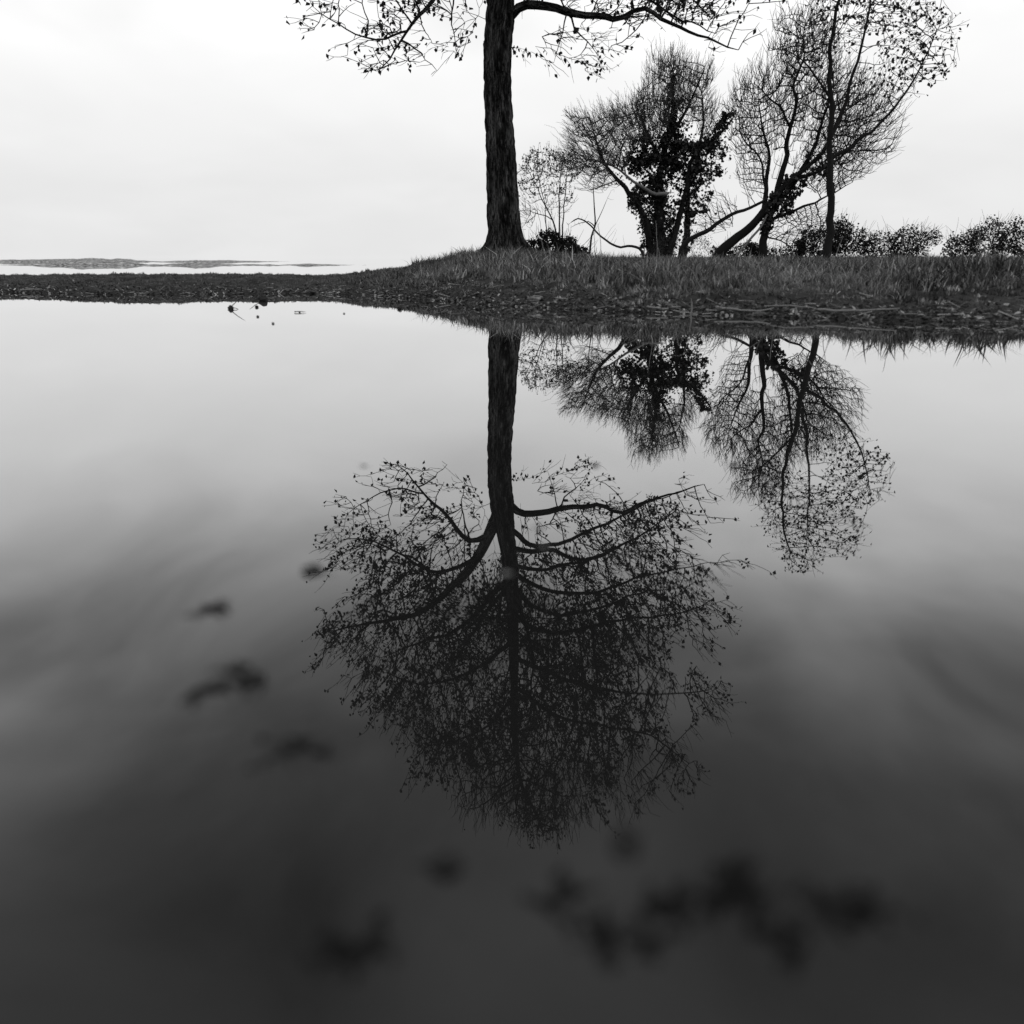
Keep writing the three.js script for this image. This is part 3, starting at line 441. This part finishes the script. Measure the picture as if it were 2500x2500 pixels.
// ---------------------------------------------------------------- grass
{
  const R = rng(103), blade = (h, w, lean, turn, x, z) => {
    const c = Math.cos(turn), s = Math.sin(turn), pos = [], P = (t, side) => { const l = lean * t * t * h, ww = w * (1 - t * 0.75) * side; pos.push(x + c * l - s * ww, h * t * (1 - lean * 0.25 * t), z + s * l + c * ww); };
    P(0, 1); P(0, -1); P(0.55, 1); P(0.55, -1); P(1, 0);
    const g = new THREE.BufferGeometry(); g.setAttribute('position', new THREE.Float32BufferAttribute(pos, 3)); g.setIndex([0, 1, 2, 1, 3, 2, 2, 3, 4]); return g;
  };
  const tuft = (n, h, w) => { const l = []; for (let i = 0; i < n; i++) l.push(blade(h * (0.5 + R() * 0.7), w * (0.7 + R() * 0.6), 0.15 + R() * 0.9, R() * 6.283, (R() - 0.5) * 0.14, (R() - 0.5) * 0.14)); const g = mergeGeometries(l); g.computeVertexNormals(); return g; };
  const kinds = [[tuft(11, 0.17, 0.010), []], [tuft(8, 0.25, 0.009), []], [tuft(12, 0.10, 0.012), []]];
  const put = (n, f) => { let made = 0, tries = 0; while (made < n && tries++ < n * 40) { const r = f(); if (r) { kinds[r[0]][1].push(r); made++; } } };
  put(26000, () => { const x = mix(-1.6, 13, R()), D = mix(7, 24, Math.pow(R(), 1.25)), e = inland(x, -D); if (e < 0.12 || R() > smooth(0.1, 1.2, e) + 0.25) return; const dry = fbm(x * 0.8, D * 0.8, 6.6, 3); const v = R() < 0.16 ? 0.14 + 0.2 * R() : clamp(0.065 + 0.16 * dry + 0.08 * (R() - 0.5), 0.02, 0.3), tall = 0.75 + 1.1 * fbm(x * 1.1, D * 1.1, 9.1, 3); return [e < 1.3 + 0.7 * noise(x * 1.4, D) ? 2 : R() < 0.4 ? 1 : 0, x, -D, Math.max(0.3, tall) * (0.6 + 0.7 * R()) * mix(0.5, 1, smooth(0.3, 2, e)), v]; });
  put(9000, () => { const x = mix(-16, -1.2, R()), D = mix(13, 21.5, R()), e = inland(x, -D); if (e < 0.3) return; return [2, x, -D, (0.4 + 0.5 * R()) * mix(0.6, 1.3, smooth(-4, -1.2, x)), 0.05 + 0.06 * R()]; });
  put(1900, () => { const a = R() * 6.283, q = Math.sqrt(R()) * 2.2, x = -0.2 + Math.cos(a) * q, z = -19.5 + Math.sin(a) * q; return [R() < 0.5 ? 1 : 0, x, z, 0.5 + 0.55 * R(), 0.05 + 0.1 * R()]; });
  put(6000, () => { const x = mix(0, 26, R()), D = mix(23, 44, R()); if (inland(x, -D) < 0.5) return; return [R() < 0.5 ? 1 : 0, x, -D, 0.8 + 0.6 * R(), 0.09 + 0.09 * R()]; });
  put(2500, () => { const x = mix(13, 26, R()), D = mix(6, 24, R()); if (inland(x, -D) < 0.5) return; return [R() < 0.5 ? 1 : 0, x, -D, 0.5 + 0.6 * R(), 0.05 + 0.12 * R()]; });
  const o = new THREE.Object3D(), m = new THREE.MeshStandardMaterial({ color: grey(1), roughness: 0.85, side: THREE.DoubleSide });
  for (const k of kinds) for (const q of k[1]) q[4] = Math.min(0.42, q[4] * 1.45);   // straw and sedge, paler than green grass
  const labels = ['knee-high pale and dark grass tufts covering the bank', 'longer arching grass on the bank and meadow', 'short dark grass along the spit and the lower bank'];
  kinds.forEach(([g, list], k) => {
    const im = new THREE.InstancedMesh(g, m, list.length); im.name = ['grass', 'long_grass', 'short_grass'][k]; im.castShadow = im.receiveShadow = true;
    list.forEach(([, x, z, s, v], i) => { o.position.set(x, ground(x, z) - 0.01, z); o.rotation.set((R() - 0.5) * 0.3, R() * 6.28, (R() - 0.5) * 0.3); o.scale.set(s, s * (0.8 + 0.4 * R()), s); o.updateMatrix(); im.setMatrixAt(i, o.matrix); im.setColorAt(i, grey(v)); });
    tag(im, labels[k], 'grass', null, 'stuff'); scene.add(im);
  });
}

// ---------------------------------------------------------------- stones along the waterline
{
  const R = rng(107), shapes = [];
  for (let k = 0; k < 6; k++) {
    const g = new THREE.IcosahedronGeometry(1, 2), p = g.attributes.position;
    for (let i = 0; i < p.count; i++) { const v = V().fromBufferAttribute(p, i), s = 1 + 0.45 * fbm(v.x * 1.1 + k * 9, v.y * 1.1, v.z * 1.1, 3); p.setXYZ(i, v.x * s, v.y * s * 0.5, v.z * s * 0.75); }
    g.computeVertexNormals(); shapes.push(g);
  }
  const mats = [0.3, 0.2, 0.4, 0.12].map((v) => new THREE.MeshStandardMaterial({ color: grey(v), map: soilTex, roughness: 0.85 }));
  const put = (x, off, s, m, label, group) => { const z = -(shoreD(x) + off), o = mesh('stone', shapes[Math.floor(R() * 6)], mats[m]); o.position.set(x, ground(x, z) + s * 0.12, z); o.scale.set(s * (0.8 + 0.7 * R()), s * (0.7 + 0.4 * R()), s); o.rotation.set((R() - 0.5) * 0.4, R() * 6.28, (R() - 0.5) * 0.4); tag(o, label, 'stone', group); };
  const runs = [
    [-5.2, -4.2, 6, 0.045, 'pale stones at the left edge of the spit', 'stones at the left of the spit'],
    [-4.1, -2.2, 10, 0.05, 'pale flat stones along the spit', 'stones in the middle of the spit'],
    [-1.9, -0.4, 8, 0.04, 'small stones on the dark shore left of the trunk', 'stones left of the trunk'],
    [-0.4, 1.0, 9, 0.04, 'small stones on the shore below the big trunk', 'stones below the trunk'],
    [1.0, 2.2, 8, 0.038, 'small stones on the shore below the ivy tree', 'stones below the ivy tree'],
    [2.2, 3.4, 7, 0.04, 'small stones on the shore below the willow', 'stones below the willow'],
    [3.5, 7, 6, 0.045, 'stones on the far right shore', 'stones at the far right'],
  ];
  const nth = ['first', 'second', 'third', 'fourth', 'fifth', 'sixth', 'seventh', 'eighth', 'ninth', 'tenth'];
  for (const [a, b, n, s, label, group] of runs) for (let i = 0; i < n; i++) put(mix(a, b, (i + 0.15 + 0.7 * R()) / n), mix(0.0, 0.45, R() * R()), s * (0.55 + 0.9 * R()), Math.floor(R() * 4), `${nth[i]} from left of ${label}`, group);
  put(0.3, 0.3, 0.09, 2, 'largest pale slanting stone on the shore, just right of the trunk reflection');
}

// ---------------------------------------------------------------- pebbles, dead leaves and bits of reed washed up along the shore
{
  const R = rng(127), o = new THREE.Object3D(), m = new THREE.MeshStandardMaterial({ color: grey(1), roughness: 0.85, side: THREE.DoubleSide });
  const chip = new THREE.IcosahedronGeometry(1, 1), p = chip.attributes.position; for (let i = 0; i < p.count; i++) { const v = V().fromBufferAttribute(p, i), s = 1 + 0.4 * noise(v.x * 1.7, v.y * 1.7, v.z * 1.7); p.setXYZ(i, v.x * s, v.y * s * 0.55, v.z * s * 0.8); } chip.computeVertexNormals();
  const bit = new THREE.BufferGeometry(); bit.setAttribute('position', new THREE.Float32BufferAttribute([-1, 0, 0, -0.3, 0.22, 0.32, -0.2, 0.15, -0.3, 0.5, 0.1, 0.22, 0.45, 0.2, -0.2, 1.1, -0.05, 0.05], 3)); bit.setIndex([0, 1, 2, 1, 3, 2, 2, 3, 4, 3, 5, 4]); bit.computeVertexNormals();
  const reed = new THREE.CylinderGeometry(0.03, 0.045, 2, 5); reed.rotateZ(Math.PI / 2);
  const lay = (name, label, g, n, f) => {
    const im = new THREE.InstancedMesh(g, m, n); im.name = name; im.castShadow = im.receiveShadow = true;
    for (let i = 0; i < n; i++) {
      let x, z, e; do { x = R() < 0.35 ? mix(-12, -1.5, R()) : mix(-1.5, 9, R()); z = -(shoreD(x) + f.reach * R() * R() - 0.03); e = inland(x, z); } while (e < -0.06);
      const s = f.size * (0.4 + R()), v = R() < f.share ? 0.16 + 0.3 * R() : 0.015 + 0.07 * R();
      o.position.set(x, Math.max(0, ground(x, z)) + s * f.lift, z); o.rotation.set((R() - 0.5) * f.tilt, R() * 6.28, (R() - 0.5) * f.tilt); o.scale.setScalar(s); o.updateMatrix(); im.setMatrixAt(i, o.matrix); im.setColorAt(i, grey(v));
    }
    tag(im, label, name.replace('_', ' '), null, 'stuff'); scene.add(im);
  };
  lay('pebbles', 'scattered pebbles and dark clods along the waterline', chip, 2200, { reach: 0.7, size: 0.02, lift: 0.2, tilt: 0.8, share: 0.16 });
  lay('leaf_litter', 'dead leaves washed up along the waterline', bit, 5200, { reach: 1.3, size: 0.034, lift: 0.25, tilt: 1.6, share: 0.11 });
  lay('broken_reeds', 'broken bits of dry reed lying along the shore', reed, 1100, { reach: 1.3, size: 0.1, lift: 0.12, tilt: 0.5, share: 0.25 });
}
// ---------------------------------------------------------------- driftwood, snags, stalks
function stick(name, label, cat, pts, r0, r1, mat, group, wobble = 0.007) {
  const sk = new Skeleton(Math.round(Math.abs(pts[0][0] * 977 + pts[0][2] * 131))), base = pts[0];
  sk.path(pts, r0, r1, 'stem0', 0.06, wobble, false);
  const m = mesh(name, local(tubes(sk.chains().get('stem0'), 6), base), mat); m.position.set(...base); return tag(m, label, cat, group);
}
{
  const R = rng(109), dry = plain(0.24), pale = plain(0.24), dark = plain(0.03), at = (x, off, up = 0.02) => { const z = -(shoreD(x) + off); return [x, Math.max(0, ground(x, z)) + up, z]; };
  stick('driftwood', 'long pale driftwood branch lying on the shore below the willow', 'driftwood', [at(2.35, 0.12), at(2.6, 0.1), at(2.8, 0.2, 0.03)], 0.013, 0.006, pale);
  stick('driftwood', 'thin pale driftwood branch just behind the long one, below the willow', 'driftwood', [at(2.75, 0.3), at(2.95, 0.2, 0.06), at(3.2, 0.12, 0.03)], 0.01, 0.005, pale);
  stick('driftwood', 'pale driftwood branch on the shore at far right', 'driftwood', [at(3.2, 0.15), at(3.5, 0.1, 0.04), at(3.9, 0.16, 0.05)], 0.013, 0.006, pale);
  stick('driftwood', 'short pale driftwood piece on the shore below the ivy tree', 'driftwood', [at(1.55, 0.1), at(1.7, 0.08), at(1.9, 0.12)], 0.012, 0.007, pale);
  stick('broken_stick', 'short pale broken stick standing upright at the water edge', 'stick', [[1.96, -0.05, -8.85], [1.965, 0.08, -8.86], [1.955, 0.17, -8.86]], 0.009, 0.006, pale);
  const arcs = [[1.6, 0.6, 1.95, 0.25, 0.42], [1.75, 0.7, 2.15, 0.3, 0.5], [2.05, 0.6, 1.85, 0.1, 0.36], [2.4, 0.8, 2.75, 0.3, 0.4], [1.2, 0.9, 1.55, 0.5, 0.35], [2.9, 0.9, 2.6, 0.4, 0.45], [0.7, 1.1, 1.0, 0.6, 0.4], [3.6, 0.9, 3.2, 0.4, 0.5]];
  const where = ['tallest of those below the ivy tree', 'second below the ivy tree, bending right', 'bending left towards the broken stick', 'over the pale driftwood', 'low one left of the ivy tree reflection', 'bending left below the willow', 'below the low dark bush', 'at the right end of the shore'];
  arcs.forEach(([x0, o0, x1, o1, h], i) => { const a = at(x0, o0, -0.02), b = at(x1, o1, 0); stick('dry_bramble', `thin dry arching bramble ${where[i]}`, 'bramble', [a, [mix(a[0], b[0], 0.15 + 0.2 * R()), a[1] + h * (0.5 + 0.3 * R()), mix(a[2], b[2], 0.3)], [mix(a[0], b[0], 0.6), a[1] + h * (0.6 + 0.3 * R()), mix(a[2], b[2], 0.65)], [b[0], b[1] + h * (0.3 + 0.4 * R()), b[2]]], 0.004, 0.0022, dry, 'arching dry stems on the bank'); });
  const stalks = [[0.5, -11.5, 0.55, 'in front of the low dark bush'], [1.17, -11.6, 0.62, 'left one of a pair in front of the sapling'], [1.3, -11.9, 0.68, 'right one of a pair in front of the sapling'], [2.15, -12.2, 0.78, 'in front of the ivy tree stems'], [2.02, -11.2, 0.4, 'short one beside the ivy tree stems'], [2.62, -11.8, 0.4, 'right of the ivy tree stems'], [3.0, -11, 0.42, 'below the slanting willow trunk'], [3.7, -11.4, 0.5, 'right of the willow trunk foot'], [4.2, -10.8, 0.55, 'at the right, below the leafy tree'], [-0.3, -16, 0.4, 'in front of the big trunk'], [5.2, -11, 0.6, 'far right on the bank'], [6.6, -11.6, 0.6, 'farthest right on the bank']];
  for (const [x, z, h, w] of stalks) { const y = ground(x, z), l = (R() - 0.5) * 0.25; stick('dry_stalk', `pale upright dry stalk ${w}`, 'stalk', [[x, y - 0.05, z], [x + l * 0.25, y + h * 0.5, z], [x + l, y + h, z + (R() - 0.5) * 0.1]], 0.006, 0.003, plain(0.26), 'dry stalks on the bank'); }
  // little snags in the shallow water at the left
  const knob = (x, z, r, label) => { const g = new THREE.IcosahedronGeometry(r, 2), p = g.attributes.position; for (let i = 0; i < p.count; i++) { const v = V().fromBufferAttribute(p, i), s = 1 + 0.35 * noise(v.x * 40 + x * 9, v.y * 40, v.z * 40); p.setXYZ(i, v.x * s, v.y * s * 0.8, v.z * s); } g.computeVertexNormals(); const t = thing('snag', label, 'snag', [x, 0, z], 'snags in the shallow water'), k = mesh('knob', g, dark, t); k.position.y = r * 0.35; return t; };
  const twigOn = (t, pts) => { const sk = new Skeleton(5); sk.path(pts, 0.006, 0.003, 'stem0', 0.05, 0.006, false); mesh('twig', tubes(sk.chains().get('stem0'), 5), dark, t); };
  const s1 = knob(-3.42, -9.84, 0.036, 'dark round snag with thin twigs, leftmost in the water'); twigOn(s1, [[0, 0.02, 0], [0.08, 0.09, 0], [0.16, 0.14, 0]]); twigOn(s1, [[0, 0.01, 0], [0.08, 0.015, 0.05], [0.13, -0.01, 0.07]]);
  const s2 = knob(-3.58, -11.7, 0.06, 'largest dark snag, against the spit'); twigOn(s2, [[-0.05, 0.02, 0], [-0.16, 0.08, 0.02], [-0.22, 0.12, 0]]);
  knob(-3.2, -10.15, 0.024, 'small dark snag between the round snag and the spit'); knob(-2.68, -8.5, 0.014, 'tiny dark snag nearest to the viewer among the left ones'); knob(-1.37, -9.84, 0.03, 'dark snag alone near the trunk mirrored in the water'); knob(-2.26, -7.6, 0.012, 'tiny dark speck of driftwood in bright water left of centre'); knob(-1.87, -8.99, 0.012, 'tiny dark snag in bright water right of the thin floating one'); const s3 = knob(-2.41, -9.17, 0.012, 'thin dark floating snag in bright water'); twigOn(s3, [[-0.06, 0.01, 0], [0, 0.015, 0], [0.07, 0.008, 0]]);
}
// ---------------------------------------------------------------- floating leaves close to the viewer
{
  const R = rng(113), leafShape = (k) => {
    const n = 9, m = 6, pos = [], idx = [];
    for (let j = 0; j <= n; j++) { const t = j / n, w = Math.sin(Math.PI * Math.pow(t, 0.8)) * 0.34 * (1 + 0.12 * Math.sin(t * 19 + k)); for (let i = 0; i <= m; i++) { const s = i / m * 2 - 1; pos.push(s * w + 0.05 * Math.sin(t * 3 + k), 0.10 * s * s * (0.6 + 0.4 * Math.sin(k * 2 + t * 3)) + 0.06 * Math.sin(t * 4 + k * 1.7), t - 0.5); if (i && j) { const o = j * (m + 1) + i; idx.push(o, o - 1, o - m - 2, o, o - m - 2, o - m - 1); } } }
    const g = new THREE.BufferGeometry(); g.setAttribute('position', new THREE.Float32BufferAttribute(pos, 3)); g.setIndex(idx); g.computeVertexNormals(); return g;
  };
  const shapes = [0, 1, 2, 3].map(leafShape), stem = (() => { const sk = new Skeleton(3); sk.path([[0, 0.03, 0.45], [0.05, 0.06, 0.7], [0.02, 0.1, 0.95]], 0.018, 0.012, 'stem0', 0.1, 0.01, false); return tubes(sk.chains().get('stem0'), 5); })();
  const dark = new THREE.MeshStandardMaterial({ color: grey(0.008), roughness: 0.9, side: THREE.DoubleSide }), pale = new THREE.MeshStandardMaterial({ color: grey(0.18), roughness: 0.9, side: THREE.DoubleSide });
  const list = [[-0.40, -1.46, 0.05, 0, 'single dark leaf floating left of the mirrored crown', 1.3], [0.02, -1.5, 0.03, 0, 'tiny dark leaf floating over the mirrored fork of the trunk'], [-0.44, -2.29, 0.03, 0, 'faint dark leaf floating above the mirrored left branches'], [0.25, -2.29, 0.035, 0, 'faint dark leaf floating above the mirrored right branches'], [0.78, -2.36, 0.05, 0, 'dark leaf floating near the mirrored willow, right one of two'], [0.68, -2.32, 0.045, 0, 'dark leaf floating near the mirrored willow, left one of two'],
    [-0.25, -0.87, 0.035, 0, 'dark leaf floating below left of the mirrored crown'], [0.12, -0.69, 0.036, 0, 'dark leaf floating just below the mirrored treetop'], [-0.07, -0.66, 0.03, 0, 'dark leaf floating near the bottom, left of centre'],
    [0.055, -1.72, 0.035, 1, 'pale leaf floating right of the mirrored fork, upper one'], [0.075, -1.6, 0.03, 1, 'pale leaf floating right of the mirrored fork, lower one'], [-0.01, -1.44, 0.03, 1, 'pale leaf floating over the mirrored upper trunk']];
  list.forEach(([x, z, s, k, label, turn], i) => { const t = thing('floating_leaf', label, 'leaf', [x, 0.001, z], 'leaves floating on the water'); mesh('blade', shapes[i % 4], k ? pale : dark, t); mesh('stalk', stem, k ? pale : dark, t); t.scale.setScalar(z > -1.2 ? s * 1.35 : s); t.rotation.y = turn ?? R() * 6.28; });
}
// ---------------------------------------------------------------- tangles of dark waterweed afloat near the viewer
{
  const R = rng(131), m = plain(0.006, 0.9);
  const tangle = (x, z, w, d, n, turn, label) => {
    const chains = [], lf = [];
    for (let k = 0; k < n; k++) {
      const a = R() * 6.283, q = Math.sqrt(R()), p = V(Math.cos(a) * q * w, 0.001, Math.sin(a) * q * d), dir = R() * 6.283, c = []; let h = dir;
      for (let s = 0; s < 7; s++) { c.push({ p: p.clone(), r: 0.0011 * (1 - s * 0.1) }); h += (R() - 0.5) * 1.1; p.x += Math.cos(h) * 0.0055; p.z += Math.sin(h) * 0.0055; p.y = 0.001 + 0.0016 * R(); if (R() < 0.7) lf.push([V(p.x, 0.002, p.z), 0.011 * (0.6 + R()), 0]); }
      chains.push(c);
    }
    const t = thing('waterweed', label, 'waterweed', [x, 0, z], 'dark waterweed afloat near the viewer'); t.rotation.y = turn;
    mesh('strands', tubes(chains, 4), m, t).userData.kind = 'stuff';
    const g = leaves(lf, R, 0.3); g.scale(1, 0.12, 1); g.translate(0, 0.002, 0); mesh('leaflets', g, m, t).userData.kind = 'stuff';
  };
  tangle(0.215, -0.625, 0.0223, 0.00992, 23, 0.7, 'large slanting dark tangle of weed in the lower right water');
  tangle(0.16, -0.6, 0.0105, 0.00806, 11, 0.2, 'dark weed tangle just left of the large slanting one');
  tangle(0.245, -0.565, 0.00992, 0.00744, 10, 0.4, 'dark weed tangle nearest the lower right corner');
  tangle(0.1, -0.57, 0.0124, 0.00682, 12, -0.5, 'dark weed tangle near the bottom, right of centre');
  tangle(0.045, -0.615, 0.0093, 0.0062, 9, 0.3, 'small dark weed tangle near the bottom centre');
  tangle(-0.15, -0.56, 0.0174, 0.00868, 13, 0.2, 'dark weed tangle at the bottom left');
  tangle(-0.4, -1.04, 0.0372, 0.00992, 20, -0.5, 'long dark weed tangle at left, slanting down to the right');
  tangle(-0.45, -1, 0.0124, 0.0124, 10, 0, 'dark weed tangle beneath the long slanting one at left');
  tangle(-0.53, -1.28, 0.0248, 0.0155, 15, 0.3, 'dark weed tangle at left, level with the mirrored crown');
  tangle(-0.29, -0.86, 0.0186, 0.0093, 8, 0.1, 'faint dark weed tangle left below the mirrored crown');
  tangle(0.33, -0.6, 0.0248, 0.0124, 17, -0.3, 'dark weed tangle rightmost in the lower water');
}
// ---------------------------------------------------------------- low far shore across the lake, haze painted into its pale colour
{
  const hazePale = new THREE.MeshStandardMaterial({ color: grey(0.95), map: soilTex, roughness: 0.95 });  // paleness stands in for the haze over the far shore
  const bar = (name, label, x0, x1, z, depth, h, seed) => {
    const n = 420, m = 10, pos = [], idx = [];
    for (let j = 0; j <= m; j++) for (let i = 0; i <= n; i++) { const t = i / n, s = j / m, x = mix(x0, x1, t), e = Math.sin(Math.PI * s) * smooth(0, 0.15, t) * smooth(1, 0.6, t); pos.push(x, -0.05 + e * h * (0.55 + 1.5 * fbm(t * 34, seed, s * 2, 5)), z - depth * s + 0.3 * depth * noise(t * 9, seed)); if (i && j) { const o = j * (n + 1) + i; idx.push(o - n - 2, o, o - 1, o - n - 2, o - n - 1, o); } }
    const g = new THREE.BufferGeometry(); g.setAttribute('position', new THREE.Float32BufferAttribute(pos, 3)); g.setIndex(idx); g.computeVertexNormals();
    g.setAttribute('uv', new THREE.Float32BufferAttribute(pos.flatMap((q, i) => (i % 3 === 0 ? [pos[i] / 2.3, pos[i + 2] / 2.3] : [])), 2)); tag(mesh(name, g, hazePale), label, 'shore', null, 'structure');
  };
  bar('sandbar', 'low strip of far shore across the lake at left, haze painted into its pale colour', -75, -3, -58, 9, 0.29, 2.2);
  bar('sandbar', 'thinner strip of far shore farther out at left, haze painted into its pale colour', -140, -14, -104, 16, 0.42, 7.7);
}
renderer.render(scene, camera);
